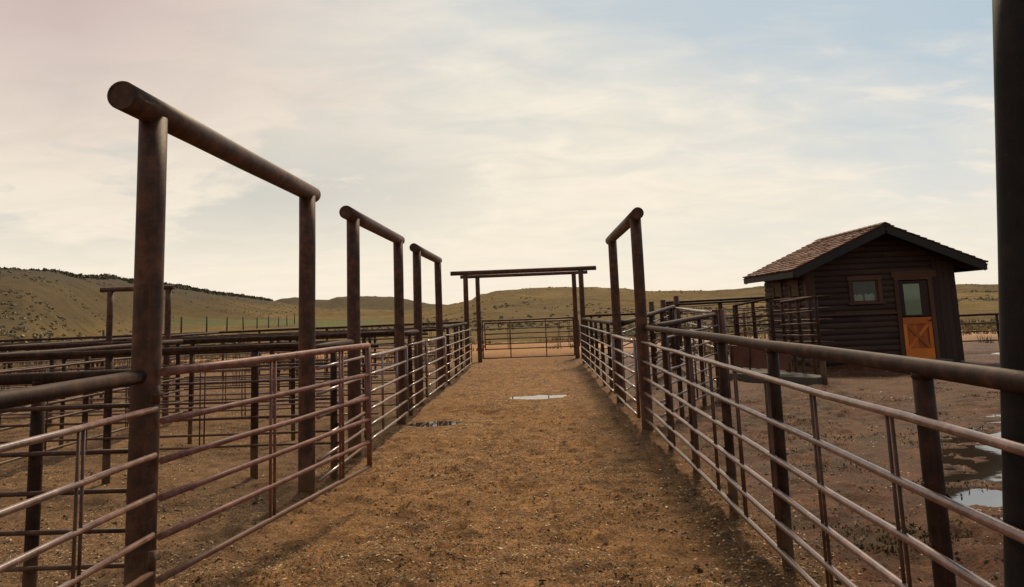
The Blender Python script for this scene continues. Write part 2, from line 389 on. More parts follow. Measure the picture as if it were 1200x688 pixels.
Rc_ = np.interp(AZ, [-80, -32, -27, -20, -14, -8, -3, 10, 30, 80], [150, 165, 225, 260, 290, 260, 190, 190, 170, 170])
r0_ = np.interp(AZ, [-34, -27, -9, -5], [40, 125, 110, 48]); sC = (RR - r0_) / (Rc_ - r0_)
gc = np.interp(AZ, [-26, -14], [.0062, -.0055]); green = (1 - sst(.0028, .0052, np.abs(tan - gc + .0025 * rimn))) * sst(-29, -24, AZ) * (1 - sst(-13, -9, AZ)) * (RR < 300)
rim = sst(.86, .95, sC + .10 * rimn) * sst(-40, -36, -np.abs(AZ + 2)) * 0 + sst(.60, .72, sC + .14 * rimn) * (1 - sst(-20, -17, AZ)) + .75 * sst(330, 360, RR) + .5 * sst(.8, .95, sC + .15 * rimn) * sst(24, 27, AZ)
lh = (1 - sst(-24, -17, AZ)) * sst(-.004, .022, tan + .012 * rimn)
zone = np.stack([green, np.clip(rim, 0, 1), lh], -1).reshape(-1, 3)
hl = raw_mesh('hills', np.stack([HX, HY, HZ], -1).reshape(-1, 3), F2, M['hill'], True, zone, 'zone')
tag(hl, 'dry golden rangeland hills with a dark rim on the left', kind='structure')

# ------------------------------------------------------------------ scattered stuff
def tetra_cloud(name, P, S, C, mat, label, cat, flat=.45):
    n = len(P); base = np.array([[1, 0, -.3], [-.5, .87, -.3], [-.5, -.87, -.3], [.1, .1, .8]])
    V = base[None] * (1 + rng.uniform(-.45, .45, (n, 4, 3)))
    V[:, :, 2] *= flat; ang = rng.uniform(0, 6.28, n); st = rng.uniform(.6, 2.0, n)
    V[:, :, 0] *= st[:, None]
    c, s = np.cos(ang)[:, None], np.sin(ang)[:, None]
    x = V[:, :, 0] * c - V[:, :, 1] * s; y = V[:, :, 0] * s + V[:, :, 1] * c
    tilt = rng.uniform(-.5, .5, n)[:, None]
    z = V[:, :, 2] + x * tilt
    V = np.stack([x, y, z], -1) * S[:, None, None] + P[:, None, :]
    f = np.array([[0, 2, 1], [0, 1, 3], [1, 2, 3], [2, 0, 3]])
    Fc = (np.arange(n)[:, None, None] * 4 + f[None]).reshape(-1, 3)
    o = raw_mesh(name, V.reshape(-1, 3), Fc, mat, False, np.repeat(C, 4, 0))
    return tag(o, label, cat, kind='stuff')
def scatter(n, y0, y1, xs=(-.72, .72)):
    y = np.exp(rng.uniform(math.log(y0), math.log(y1), n)); x = rng.uniform(xs[0], xs[1], n) * y
    k = pud_mask(x, y) < .15; return x[k], y[k]
x, y = scatter(150000, 1.9, 26)
dens = fbm(x, y, .9, 3) + .35 - .45 * sst(1.2, 2.2, x)
k = rng.random(len(x)) < np.clip(dens * 1.8, .12, 1); x, y = x[k], y[k]
tone = rng.random(len(x))[:, None]
c0 = np.array([.10, .060, .033]); c1 = np.array([.78, .55, .29])
C = c0 + (c1 - c0) * tone ** 2.6; C *= rng.uniform(.75, 1.2, (len(x), 1))
S = rng.uniform(.004, .0105, len(x)) * (1 + .05 * y)
tetra_cloud('gravel', np.c_[x, y, gz_at(x, y) + .002], S, C, M['chips'], 'light stone chips and straw bits strewn over the brown dirt', 'gravel')
x, y = scatter(9000, 2.0, 26)
cl = fbm(x, y, 1.3, 3); k = rng.random(len(x)) < np.clip(.35 + cl * 1.3 + .25 * sst(.6, 1.6, x), .05, 1); x, y = x[k], y[k]
C = np.array([.075, .042, .022]) * rng.uniform(.5, 1.5, (len(x), 1))
tetra_cloud('dirt_clods', np.c_[x, y, gz_at(x, y) + .004], rng.uniform(.006, .024, len(x)), C, M['chips'], 'dark clods of dirt and manure on the lane', 'dirt clods', .6)

def blades(name, P, h, w, C, nb, spread, lean, label, cat):
    n = len(P); N_ = n * nb
    base = np.repeat(P, nb, 0) + np.c_[rng.normal(0, 1, (N_, 2)) * np.repeat(spread, nb)[:, None], np.zeros(N_)]
    a = rng.uniform(0, 6.28, N_); hh = np.repeat(h, nb) * rng.uniform(.5, 1.15, N_); ww = np.repeat(w, nb) * rng.uniform(.6, 1.3, N_)
    d = np.c_[np.cos(a), np.sin(a), np.zeros(N_)]; t = np.c_[-np.sin(a), np.cos(a), np.zeros(N_)]
    le = rng.uniform(.1, 1, N_)[:, None] * lean
    p0 = base - t * ww[:, None] / 2; p1 = base + t * ww[:, None] / 2
    mid = base + d * le * hh[:, None] * .35 + np.c_[np.zeros((N_, 2)), hh * .6]
    tip = base + d * le * hh[:, None] + np.c_[np.zeros((N_, 2)), hh]
    p2 = mid + t * ww[:, None] * .45; p3 = mid - t * ww[:, None] * .45
    V = np.stack([p0, p1, p2, p3, tip], 1)
    i = np.arange(N_)[:, None] * 5
    Fc = np.concatenate([i + [0, 1, 2], i + [0, 2, 3], i + [3, 2, 4]])
    col_ = np.repeat(np.repeat(C, nb, 0) * rng.uniform(.7, 1.3, (N_, 1)), 5, 0)
    return tag(raw_mesh(name, V.reshape(-1, 3), Fc, M['leaf'], False, col_), label, cat, kind='stuff')
# weeds in the right yard
n = 2200; y = np.exp(rng.uniform(math.log(3.5), math.log(20), n)); x = rng.uniform(.28, .85, n) * y
k = (x > 1.9) & (fbm(x + 3, y, 1.1, 4, .6) - .25 * (x < 2.5) > .20) & (pud_mask(x, y) < .1); x, y = x[k], y[k]
C = np.array([[.045, .045, .018]]) + rng.random((len(x), 1)) * np.array([[.05, .035, .015]])
blades('weeds', np.c_[x, y, gz_at(x, y) - .004], rng.uniform(.012, .034, len(x)), np.full(len(x), .013), C, 26, rng.uniform(.05, .14, len(x)), 1.4, 'low green weeds in the muddy yard by the cabin', 'weeds')
# grass tufts at the foot of the fences, far yard
n = 2600; y = rng.uniform(27, 46, n); x = rng.uniform(-.75, .65, n) * y
k = (np.abs(x) > 3.5) | (y > 36); x, y = x[k], y[k]
k = fbm(x, y, 5, 3) > -.05; x, y = x[k], y[k]
C = np.array([[.24, .17, .075]]) * rng.uniform(.6, 1.2, (len(x), 1))
zz = np.maximum(0, hz(np.hypot(x, y), np.degrees(np.arctan2(x, y)))) * (np.hypot(x, y) > 40)
blades('dry_grass', np.c_[x, y, zz - .02], rng.uniform(.12, .32, len(x)), np.full(len(x), .035), C, 12, rng.uniform(.08, .25, len(x)), .7, 'tufts of dry golden grass beyond the corrals', 'dry grass')
# sagebrush on the hills
def bush_cloud(name, x, y, rad, C, nb, label, cat):
    n = len(x); r_ = np.hypot(x, y); a_ = np.degrees(np.arctan2(x, y)); z = hz(r_, a_)
    N_ = n * nb
    u = rng.normal(0, 1, (N_, 3)); u /= np.linalg.norm(u, axis=1)[:, None]; u[:, 2] = np.abs(u[:, 2])
    rad_ = np.repeat(rad, nb)
    ctr = np.repeat(np.c_[x, y, z], nb, 0) + u * (rad_ * rng.uniform(.35, 1, N_))[:, None] * np.array([1, 1, .75])
    e1 = rng.normal(0, 1, (N_, 3)); e1 /= np.linalg.norm(e1, axis=1)[:, None]
    e2 = np.cross(e1, u + rng.normal(0, .4, (N_, 3))); e2 /= np.linalg.norm(e2, axis=1)[:, None] + 1e-6
    s = (rad_ * rng.uniform(.28, .55, N_))[:, None]
    V = np.stack([ctr - e1 * s, ctr + e2 * s * .8, ctr + e1 * s, ctr - e2 * s * .8], 1)
    Fc = np.arange(N_ * 4).reshape(-1, 4)
    cc = np.repeat(np.repeat(C, nb, 0) * rng.uniform(.65, 1.35, (N_, 1)), 4, 0)
    return tag(raw_mesh(name, V.reshape(-1, 3), Fc, M['leaf'], False, cc), label, cat, kind='stuff')
n = 17000; r_ = np.exp(rng.uniform(math.log(46), math.log(250), n)); a_ = rng.uniform(-40, 36, n)
x = r_ * np.sin(np.radians(a_)); y = r_ * np.cos(np.radians(a_))
t_ = (hz(r_, a_) - 1.7) / r_
k = (fbm(x, y, 10, 4, .6) + .35 * rng.random(n) - .34 * (a_ > -9) * (t_ > -.004) > .22) & ~((a_ > -28) & (a_ < -9) & (t_ > -.014) & (t_ < .008)); x, y = x[k], y[k]
C = np.array([[.19, .152, .085]]) + rng.random((len(x), 1)) * np.array([[.14, .12, .075]])
bush_cloud('sagebrush', x, y, rng.uniform(.10, .30, len(x)), C, 16, 'grey green sagebrush clumps scattered over the dry hills', 'sagebrush')
# brush along the left rim
n = 1500; a_ = rng.uniform(-40, -19, n); Rcv = np.interp(a_, [-80, -32, -27, -20, -14], [150, 165, 225, 260, 290]); r_ = Rcv * rng.uniform(.93, 1.03, n)
x = r_ * np.sin(np.radians(a_)); y = r_ * np.cos(np.radians(a_))
C = np.array([[.085, .068, .042]]) + rng.random((n, 1)) * np.array([[.05, .038, .022]])
bush_cloud('rim_brush', x, y, rng.uniform(.25, .85, n), C, 14, 'dark scrub along the crest of the left hill', 'scrub')

# ------------------------------------------------------------------ corral metalwork
XL, XR = -2.26, 1.45
HTS = [1.24, 1.00, .78, .575, .38, .19]
def lerp(a, b, t): return tuple(a[i] + (b[i] - a[i]) * t for i in range(len(a)))
def sink(x, y): return -.06
def fence(label, a, b, post_t, side=0, h0=1.425, h1=1.425, rails=HTS, stays=(), top=True, top_r=.039, rail_r=.0165, post_r=.038,
          rail_mat='rail', off=.085, ra=None, rb=None, group='pipe rail fences of the corral', ends=False, stay_pair=.05, base0=0, base1=0, name='pipe_fence', cat='fence', rm2=None):
    """a,b: (x,y) ends; post_t: metres along; side +1 = rails on the right of a->b"""
    L = math.dist(a, b); dx, dy = (b[0] - a[0]) / L, (b[1] - a[1]) / L; nxx, nyy = dy * side, -dx * side
    t = thing(name, (a[0], a[1], 0), label, cat, group)
    def P(s, o, z): return (a[0] + dx * s + nxx * o, a[1] + dy * s + nyy * o, z)
    H = lambda s: h0 + (h1 - h0) * s / L
    B = lambda s: base0 + (base1 - base0) * s / L
    if top:
        mb = MB(); mb.pipe(P(0, 0, h0), P(L, 0, h1), top_r, 18, max(1, int(L / .9)), .005); mb.build('top_rail', M['toprail'], t)
    for s in post_t:
        mb = MB(); lx, ly = random.uniform(-.012, .012), random.uniform(-.012, .012)
        q = P(s, 0, 0); mb.pipe((q[0] + lx, q[1] + ly, -.15), (q[0], q[1], H(s) - top_r * .6), post_r, 14, 4, .002)
        if top: mb.pipe(P(s, 0, H(s) - top_r * 1.1), P(s, 0, H(s) - top_r * .5), post_r * 1.09, 14, 1)       # weld bead
        sa_, sb_ = (0 if ra is None else ra), (L if rb is None else rb)
        if sa_ <= s <= sb_ and abs(off) > 0 and side:
            for h in rails:
                zz = B(s) + (H(s) - B(s)) * h / 1.425; mb.pipe(P(s, post_r * .6, zz), P(s, off, zz), .010, 8)
                mb.pipe(P(s, post_r * .9, zz), P(s, post_r * .9 + .012, zz), .018, 8)
        mb.build('post', M['toprail'], t)
    s0 = 0 if ra is None else ra; s1 = L if rb is None else rb
    for h in rails:
        mb = MB(); f = h / 1.425
        mb.pipe(P(s0, off, B(s0) + (H(s0) - B(s0)) * f), P(s1, off, B(s1) + (H(s1) - B(s1)) * f), rail_r, 12, max(1, int((s1 - s0) / .8)), .0045); mb.build('rail', M[rail_mat], t)
    f0, f1 = (min(rails) - .02) / 1.425, (max(rails)) / 1.425
    for s in stays:
        for e in (-stay_pair / 2, stay_pair / 2):
            mb = MB(); ss = s + e
            mb.pipe(P(ss, off, B(ss) + (H(ss) - B(ss)) * f0), P(ss + random.uniform(-.01, .01), off, B(ss) + (H(ss) - B(ss)) * f1), .0085, 8); mb.build('stay', M['dkrail'], t)
    if ends:
        for s in (s0, s1):
            mb = MB(); mb.pipe(P(s, off, B(s) + (H(s) - B(s)) * f0), P(s, off, B(s) + (H(s) - B(s)) * f1), rail_r, 12); mb.build('end_upright', M[rail_mat], t)
    return t
def arch(label, x, y0, y1, H=2.985, e0=.36, e1=.2, r=.08, br=.082, xend=None, group='overhead pipe gate frames', lean=None, mat='post'):
    """frame along Y (or along X when xend given)"""
    t = thing('gate_frame', (x, y0, 0), label, 'gate frame', group)
    if xend is None: p0, p1, d = (x, y0), (x, y1), (0, 1)
    else: p0, p1, d = (x, y0), (xend, y0), (1, 0)
    for k, p in enumerate((p0, p1)):
        mb = MB(); l = random.uniform(-.012, .012)
        bx = p[0] + l
        if lean: bx = p[0] + lean
        mb.pipe((bx, p[1], -.2), (p[0], p[1], H - br * .5), r, 24, 6, .0015); mb.build('post', M[mat], t)
    a = (p0[0] - d[0] * e0, p0[1] - d[1] * e0, H); b_ = (p1[0] + d[0] * e1, p1[1] + d[1] * e1, H)
    mb = MB(); mb.pipe(a, b_, br, 28, 4, .002)
    mb.build('beam', M[mat], t)
    # open pipe ends: rim and dark bore set into the end
    for q, sg in ((a, -1), (b_, 1)):
        mb = MB(); n = 24; vs = []; u = Vector((d[1], d[0], 0)); c = Vector(q) + Vector((d[0], d[1], 0)) * (sg * .004)
        for rr_ in (br * .86, br * .99):
            for j in range(n):
                w = 2 * math.pi * j / n; vs.append(c + u * (math.cos(w) * rr_) + Vector((0, 0, math.sin(w) * rr_)))
        mb.add(vs, [[j, (j + 1) % n, n + (j + 1) % n, n + j] for j in range(n)]); mb.build('end_ring', M['post'], t)
    return t
def gate(label, a, b, hs, stays, mat='gatemetal', top_r=.026, r=.019, group='tube gates', zrise=0, uprights=(), start=True):
    L = math.dist(a, b); dx, dy = (b[0] - a[0]) / L, (b[1] - a[1]) / L
    t = thing('tube_gate', (a[0], a[1], 0), label, 'gate', group)
    P = lambda s, z: (a[0] + dx * s, a[1] + dy * s, z + zrise * s / L)
    for k, h in enumerate(hs):
        mb = MB(); mb.pipe(P(0, h), P(L, h), top_r if k == 0 else r, 14, 4, .004); mb.build('rail', M[mat], t)
    for s in ((0.0, L) if start else (L,)):
        mb = MB(); mb.pipe(P(s, hs[-1] - .01), P(s, hs[0] + .01), .024, 14); mb.build('end_upright', M[mat], t)
    for s in uprights:
        mb = MB(); mb.pipe(P(s, hs[-1]), P(s, hs[0]), .019, 12); mb.build('upright', M[mat], t)
    for s in stays:
        for e in (-.03, .03):
            mb = MB(); mb.pipe(P(s + e, hs[-1]), P(s + e, hs[0]), .011, 8); mb.build('stay', M[mat], t)
    for h in (hs[0] - .12, hs[-1] + .12):            # hinges toward the post
        mb = MB(); q = P(-.06, h); mb.pipe(P(-.10, h), P(.0, h), .013, 8); mb.pipe((q[0], q[1], h - .05), (q[0], q[1], h + .05), .02, 10)
        mb.build('hinge', M['post'], t)
    return t

# left side of the lane, from the camera outward
LY = [(4.44, 7.57), (9.51, 12.66), (14.67, 17.8)]
arch('largest and nearest overhead pipe frame on the left side of the lane', XL, 4.44, 7.57)
arch('second overhead pipe frame on the left, between the largest one and the smallest one', XL, 9.51, 12.66)
arch('third and smallest overhead pipe frame along the left fence, just before the far cross beams', XL, 14.67, 17.8)
fence('pipe fence in the bottom left corner ending at the largest left post', (XL, .6), (XL, 4.42), [.9], 1, stays=(.9, 3.02), off=.12, ra=0, rb=3.72, rails=[1.25, 1.0, .785, .58, .39, .2])
gate_a = gate('pinkish red tube gate standing slightly open below the largest left frame', (-2.13, 4.38), (-1.63, 7.42), [1.445, 1.175, .96, .76, .555, .33], (1.25, 2.45), start=False)
fence('short fence stretch between the largest left frame and the second left frame', (XL, 7.60), (XL, 9.48), [.95], 1, off=.12, stays=(.8,), ra=-.1)
gate('closed tube gate below the second left overhead frame', (XL + .12, 9.62), (XL + .12, 12.56), [1.22, 1.0, .78, .575, .38, .2], (1.0, 2.1), mat='rail')
fence('short fence stretch between the second and third left frames', (XL, 12.7), (XL, 14.63), [.95], 1, off=.12, stays=(1.0,))
gate('closed tube gate below the smallest left overhead frame', (XL + .12, 14.78), (XL + .12, 17.7), [1.22, 1.0, .78, .575, .38, .2], (1.4,), mat='rail')
fence('far left fence stretch running on to the cross beams at the lane end', (XL, 17.85), (XL, 24.75), [1.6, 3.3, 5.0], 1, off=.12, stays=(2.4, 4.4), ends=True)
# right side
arch('leaning looking overhead pipe frame on the right of the lane, before the far cross beams', XR, 10.89, 14.28, e0=.3, e1=.5, H=3.0)
t = arch('near backlit frame whose shade-darkened post stands at the right edge of the photo', 1.745, 2.6, 1.2, e0=.2, e1=.2, lean=-.33, mat='backlitpost')
fence('long pipe fence with thick top rail in the right foreground', (1.5, 10.86), (1.5, .6), [1.50, 2.95, 4.4, 5.78, 7.73], 1, off=.075,
      stays=(2.2, 3.4, 4.25, 5.08, 5.85, 6.68, 7.57, 8.6), ra=.05, rail_r=.0185, stay_pair=.055, top_r=.036, rails=[1.235, .975, .75, .55, .36, .19])
gate('tube gate below the right overhead frame', (XR - .1, 14.15), (XR - .1, 11.02), [1.23, 1.0, .78, .575, .38, .2], (1.5,), mat='rail')
fence('far right fence stretch running on to the cross beams at the lane end', (XR, 24.75), (XR, 14.35), [1.7, 3.5, 5.2, 6.9, 8.6], 1, off=.1, stays=(2.5, 4.4, 6.1, 7.8), ends=True)
# lane end: two cross frames
arch('nearer wide frame of the two crossing the lane end, its beam the longer one', XL, 24.8, 24.8, xend=XR, e0=.48, e1=.5, H=3.03, br=.07)
arch('farther wide frame of the two crossing the lane end, just under the longer beam', -2.12, 28.0, 28.0, xend=1.38, e0=.62, e1=.5, H=3.06, br=.06)
gate('wide front gate closing the lane end between the frame posts', (-2.0, 28.0), (1.28, 28.0), [1.45, .12], (), 'dkrail', .032, .022, uprights=(1.0, 2.28))
gate('rear tube gate with thin rails seen through the front gate at the lane end', (-2.15, 31.5), (1.65, 31.5), [1.32, 1.08, .88, .68, .48, .28], (.95, 3.0, 3.4), 'dkrail', .032, .024)
fence('fence beside the lane end on the left, seen below the hills', (-12, 26.0), (-2.5, 26.0), [.3, 2.6, 4.9, 7.2, 9.3], -1, stays=(1.5, 3.8, 6.1, 8.4), rail_mat='dkrail', h0=1.43, h1=1.45)
fence('fence beside the lane end on the right, behind the lane frame posts', (1.6, 26.0), (4.9, 26.3), [.2, 1.7, 3.2], -1, rail_mat='dkrail', h0=1.5, h1=1.52)
# cross fences of the left pens
PG = 'cross fences of the left pens'
fence('cross fence joining the largest left post and running out of the photo at left', (-9.5, 4.62), (-2.34, 4.62), [.4, 2.6, 4.6, 6.5], 1, rails=[1.25, .99, .77, .55, .36], stays=(3.6, 5.55), rail_mat='dkrail', off=.06, group=PG, rail_r=.014, top_r=.034)
fence('cross fence with square dark posts behind the open pinkish gate', (-15, 8.8), (-2.34, 8.8), [1, 3, 5, 6.8, 8.5, 10.09, 11.77], 1, rails=[1.22, 1.05, .83, .655, .48, .35], stays=(4.1, 7.7, 9.4, 11.2), rail_mat='dkrail', off=.06, group=PG, top_r=.034, rail_r=.0135, post_r=.042)
fence('cross fence in the middle distance of the left pens', (-20, 14.0), (-2.34, 13.8), [1, 3.4, 5.8, 7.5, 9.2, 11.2, 13.52, 15.23, 16.9], 1, stays=(2.2, 4.6, 8.4, 10.2, 12.3, 14.4, 16.0), rail_mat='dkrail', off=.06, group=PG, top_r=.036, rail_r=.014, h0=1.42, h1=1.43)
fence('low looking cross fence behind the middle one in the left pens', (-24, 19.5), (-2.34, 19.3), [1, 3.4, 5.8, 8.2, 10.6, 13, 15.3, 17.5, 19.8], 1, stays=(2.2, 4.6, 7, 9.4, 11.8, 14.2, 16.4, 18.7, 20.6), rail_mat='dkrail', off=.06, group=PG, top_r=.036, rail_r=.014, h0=1.40, h1=1.36)
fence('thin reddish cross fence between the two nearer dark ones in the left pens', (-14, 11.3), (-2.34, 11.35), [1.2, 3.3, 5.2, 7.0, 8.9, 10.4], 1, stays=(2.2, 4.3, 6.1, 8.0, 9.7, 11.0), rail_mat='rail', off=.06, group=PG, h0=1.30, h1=1.30, top_r=.026, rail_r=.014, post_r=.03, rails=[1.14, .95, .76, .57, .38])
fence('thin reddish cross fence beyond the middle one in the left pens', (-20, 16.6), (-2.34, 16.5), [1.2, 3.6, 6, 8.2, 10.4, 12.6, 14.7, 16.3], 1, stays=(2.4, 4.8, 7.1, 9.3, 11.5, 13.6, 15.5, 17.0), rail_mat='rail', off=.06, group=PG, h0=1.33, h1=1.33, top_r=.026, rail_r=.014, post_r=.03, rails=[1.14, .95, .76, .57, .38])
fence('thin reddish cross fence just before the farthest left pen fence', (-24, 22.6), (-2.34, 22.8), [1.2, 3.6, 6, 8.2, 10.4, 12.6, 14.7, 16.9, 19.2], 1, stays=(2.4, 4.8, 7.1, 9.3, 11.5, 13.6, 15.8, 18.0, 20.4), rail_mat='rail', off=.06, group=PG, h0=1.36, h1=1.36, top_r=.028, rail_r=.016, post_r=.034, rails=[1.14, .95, .76, .57, .38])
fence('farthest fence of the left pens, in front of the golden field', (-34, 26.3), (-12.1, 26.1), [1, 4, 7, 10, 13, 16, 19, 21.5], 1, stays=(2.5, 5.5, 8.5, 11.5, 14.5, 17.5, 20.2), rail_mat='dkrail', off=.06, group=PG, top_r=.042)
fence('lengthwise fence farthest left, crowded behind the near rails', (-6.4, 4.7), (-6.4, 13.8), [2.0, 4.1, 6.2, 8.0], 1, stays=(1, 3, 5.2, 7.2), rail_mat='dkrail', off=.06, group='lengthwise fences of the left pens')
fence('lengthwise fence far out at left behind the first cross fences', (-9.6, 4.7), (-10.8, 26.0), [2, 4.5, 7, 9.3, 11.5, 14, 16.5, 19], 1, stays=(1, 3.2, 5.7, 8.2, 10.5, 13, 15.5, 18), rail_mat='dkrail', off=.06, group='lengthwise fences of the left pens')
# small walk-gate frame at the left
arch('low small overhead frame far left against the hillside, beside the largest post', -7.95, 14.2, 14.2, xend=-6.85, e0=.18, e1=.1, H=2.42, r=.055, br=.045)

# right pens: lane to the loading chute
A = (3.86, 22.0); B = (3.42, 14.85)
RG = 'fences of the chute lane behind the right fence'
fence('slanting fence from the right frame post out to the wide twin post', (1.56, 11.0), (B[0] - .1, B[1] - .15), [1.4, 2.9, 4.15], 1, h1=1.52, rail_mat='rail', off=.06, group=RG, stays=(.7, 2.2))
fence('slanting fence behind the right frame leading to the distant chute lane', (1.55, 14.4), A, [1.8, 3.6, 5.4, 7.2, 7.95], -1, h1=1.70, rail_mat='rail', off=.06, group=RG, top_r=.05, post_r=.055)
gate('bright topped gate between the twin post and the chute lane fence', (A[0], A[1] - .15), (B[0] + .05, B[1] + .15), [1.66, 1.33, .96, .62, .3], (2.4, 4.8), 'rail', .03, .02, zrise=-.12)
t = thing('twin_post', (B[0], B[1], 0), 'squat reddish twin post where the slanting lane fences meet', 'post')
for dxx in (-.06, .075):
    mb = MB(); mb.pipe((B[0] + dxx, B[1], -.1), (B[0] + dxx, B[1], 1.60), .062, 16); mb.build('post', M['plate' if dxx > 0 else 'post'], t)
mb = MB(); mb.box(B[0] - .10, B[0] + .12, B[1] - .05, B[1] + .05, 1.602, 1.615); mb.build('cap_plate', M['plate'], t)
for k, (px, py, ph) in enumerate([(3.6, 24.5, 1.88), (3.95, 24.4, 1.92), (4.35, 24.3, 2.02)]):
    mb = MB(); mb.pipe((px, py, -.1), (px, py, ph), .085, 14, 2); tag(mb.build('crowding_post', M['post']), ['leftmost', 'middle', 'rightmost and tallest'][k] + ' of three thick dark posts behind the chute lane corner', 'post', 'thick posts behind the chute lane')
fence('tall far fence on the right skyline foot, running toward the cabin', (4.5, 28.0), (11.5, 28.0), [.2, 2.1, 4.0, 5.9], 1, h0=1.84, h1=1.95, rails=[1.30, 1.12, .92, .70, .5, .3], rail_mat='dkrail', off=.06, group=RG, stays=(1.1, 3.0, 4.9), top_r=.045)
fence('fence on to the right corner of the far corral below the golden slope', (4.0, 24.2), (7.2, 23.4), [.1, 1.6, 3.1], 1, h0=1.75, h1=1.80, rails=[1.25, 1.05, .85, .65, .45, .25], rail_mat='dkrail', off=.06, group=RG, stays=(.8, 2.3), top_r=.035)
CG = 'side panels of the loading chute'
P1 = fence('tall chute panel with bare rails in front of the cabin side wall', (5.68, 18.2), (5.86, 16.45), [.02, .85, 1.73], 1, h0=1.71, h1=1.78, rails=[1.20, .99, .79, .60], rail_mat='dkrail', off=.03, group=CG, top_r=.03, rail_r=.02, post_r=.04, stays=(.4,))
fence('rising chute panel left of the cabin with pale lit top rail', (5.15, 20.5), (5.75, 19.2), [.03, .1, .75, 1.4], 1, h0=1.66, h1=1.81, rails=[1.22, 1.02, .82, .62], rail_mat='dkrail', off=.03, group=CG, top_r=.028, rail_r=.018, post_r=.045, stays=(.4,))
fence('chute panel across from the cabin at the back of the concrete pad', (5.78, 19.1), (6.6, 17.6), [.5, 1.1], 1, h0=1.75, h1=1.8, rails=[1.22, 1.02, .82, .62, .4], rail_mat='dkrail', off=.03, group=CG, top_r=.028, rail_r=.018, stays=(.8,))
t = thing('loading_pad', (5, 17.6, 0), 'grey concrete loading pad with red sheet metal side below the chute panels', 'loading pad')
mb = MB(); q = [(4.25, 18.11), (5.62, 16.2), (6.0, 16.6), (5.1, 19.3)]
mb.add([(x_, y_, z_) for z_ in (-.1, .15) for x_, y_ in q], [[3, 2, 1, 0], [4, 5, 6, 7]] + [[i, (i + 1) % 4, 4 + (i + 1) % 4, 4 + i] for i in range(4)])
mb.build('slab', M['concrete'], t, .015)
mb = MB(); mb.beam((4.52, 18.62, .49), (5.45, 17.15, .49), .03, .5); mb.build('side_sheet', M['plate'], t, .004)
for k in range(4):
    q0 = lerp((4.56, 18.60), (5.47, 17.2), k / 3); mb = MB(); mb.pipe((q0[0] - .05, q0[1] - .03, .2), (q0[0] - .05, q0[1] - .03, .76), .022, 10); mb.build('stiffener', M['dkrail'], t)
mb = MB(); mb.pipe((5.81, 16.25, -.1), (5.81, 16.25, .52), .05, 14); mb.box(5.74, 5.88, 16.18, 16.32, .52, .535)
tag(mb.build('bollard', M['post']), 'short dark pipe stub standing in front of the concrete pad', 'bollard')
fence('low rail fence right of the cabin toward the hills', (11.6, 24.2), (24, 23.5), [.3, 1.35 + 1.0, 4.6, 7, 9.4], 1, h0=1.09, h1=1.09, rails=[1.1, .78, .42], rail_mat='dkrail', off=.05, top_r=.035, rail_r=.022)

# distant wire fence along the field
t = thing('field_fence', (-28.8, 62, 0), 'distant row of thin posts along the green field', 'fence')
pp = []
for i in range(-4, 12):
    px, py = -28.8 - 1.37 * i, 62 + 8 * i
    r0 = math.hypot(px, py); z0 = float(hz(np.array([r0]), np.array([math.degrees(math.atan2(px, py))]))[0]) if r0 > 40 else 0
    if r0 < 46: z0 = 0
    pp.append((px, py, z0)); h_ = random.uniform(1.35, 1.6)
    mb = MB(); mb.pipe((px, py, z0 - .3), (px + random.uniform(-.04, .04), py, z0 + h_), .075, 8); mb.build('post', M['oldwood'], t)
for h_ in (.4, .75, 1.1):
    mb = MB()
    for a_, b_ in zip(pp[:-1], pp[1:]): mb.pipe((a_[0], a_[1], a_[2] + h_), (b_[0], b_[1], b_[2] + h_), .006, 4, cap=False)
    mb.build('wire', M['wire'], t)

# ------------------------------------------------------------------ cabin
CX0, CX1, CY0, CY1 = 7.27, 11.10, 20.9, 24.75
EV = 2.68; MIDX = (CX0 + CX1) / 2; PITCH = .445; OV = .55
PK = EV + (CX1 - MIDX) * PITCH
cab = thing('cabin', (MIDX, CY0, 0), 'small dark brown log sided cabin with a shingle gable roof and orange half door', 'cabin')
def openings_split(x0, x1, z0, z1, ops):
    iv = [(x0, x1)]
    for ox0, ox1, oz0, oz1 in ops:
        if z1 > oz0 + .02 and z0 < oz1 - .02:
            nv = []
            for a_, b_ in iv:
                if ox1 <= a_ or ox0 >= b_: nv.append((a_, b_)); continue
                if ox0 > a_: nv.append((a_, ox0))
                if ox1 < b_: nv.append((ox1, b_))
            iv = nv
    return iv
def log_course(mb, u0, u1, z0, z1, P):      # rounded log-siding board; P(u, out, z)
    n = 5; prof = [(0, z0 + .004)]
    for k in range(n + 1):
        t_ = k / n; prof.append((.012 + .028 * math.sin(math.pi * (.12 + .88 * t_) ) ** .7 if t_ < 1 else .004, z0 + .006 + (z1 - z0 - .010) * t_))
    prof.append((0, z1 - .003))
    vs = [P(u, o, z) for u in (u0, u1) for o, z in prof]; m_ = len(prof)
    fs = [[k, k + 1, m_ + k + 1, m_ + k] for k in range(m_ - 1)] + [list(range(m_))[::-1], [m_ + k for k in range(m_)]]
    mb.add(vs, fs)
def core_wall(mb, u0, u1, z0, z1, ops, P, th=.10):
    zs = sorted({z0, z1, *[o[2] for o in ops], *[o[3] for o in ops]})
    for za, zb in zip(zs[:-1], zs[1:]):
        for a_, b_ in openings_split(u0, u1, za, zb, ops):
            vs = [P(u, o, z) for z in (za, zb) for o in (-th, 0) for u in (a_, b_)]
            mb.add(vs, [[0, 2, 3, 1], [4, 5, 7, 6], [0, 1, 5, 4], [2, 6, 7, 3], [0, 4, 6, 2], [1, 3, 7, 5]])
DX0, DX1, DZ = 9.60, 10.42, 2.16
WIN = (8.40, 9.10, 1.62, 2.20)
front_ops = [(DX0, DX1, .03, DZ), WIN]
PF = lambda u, o, z: (u, CY0 - o, z)
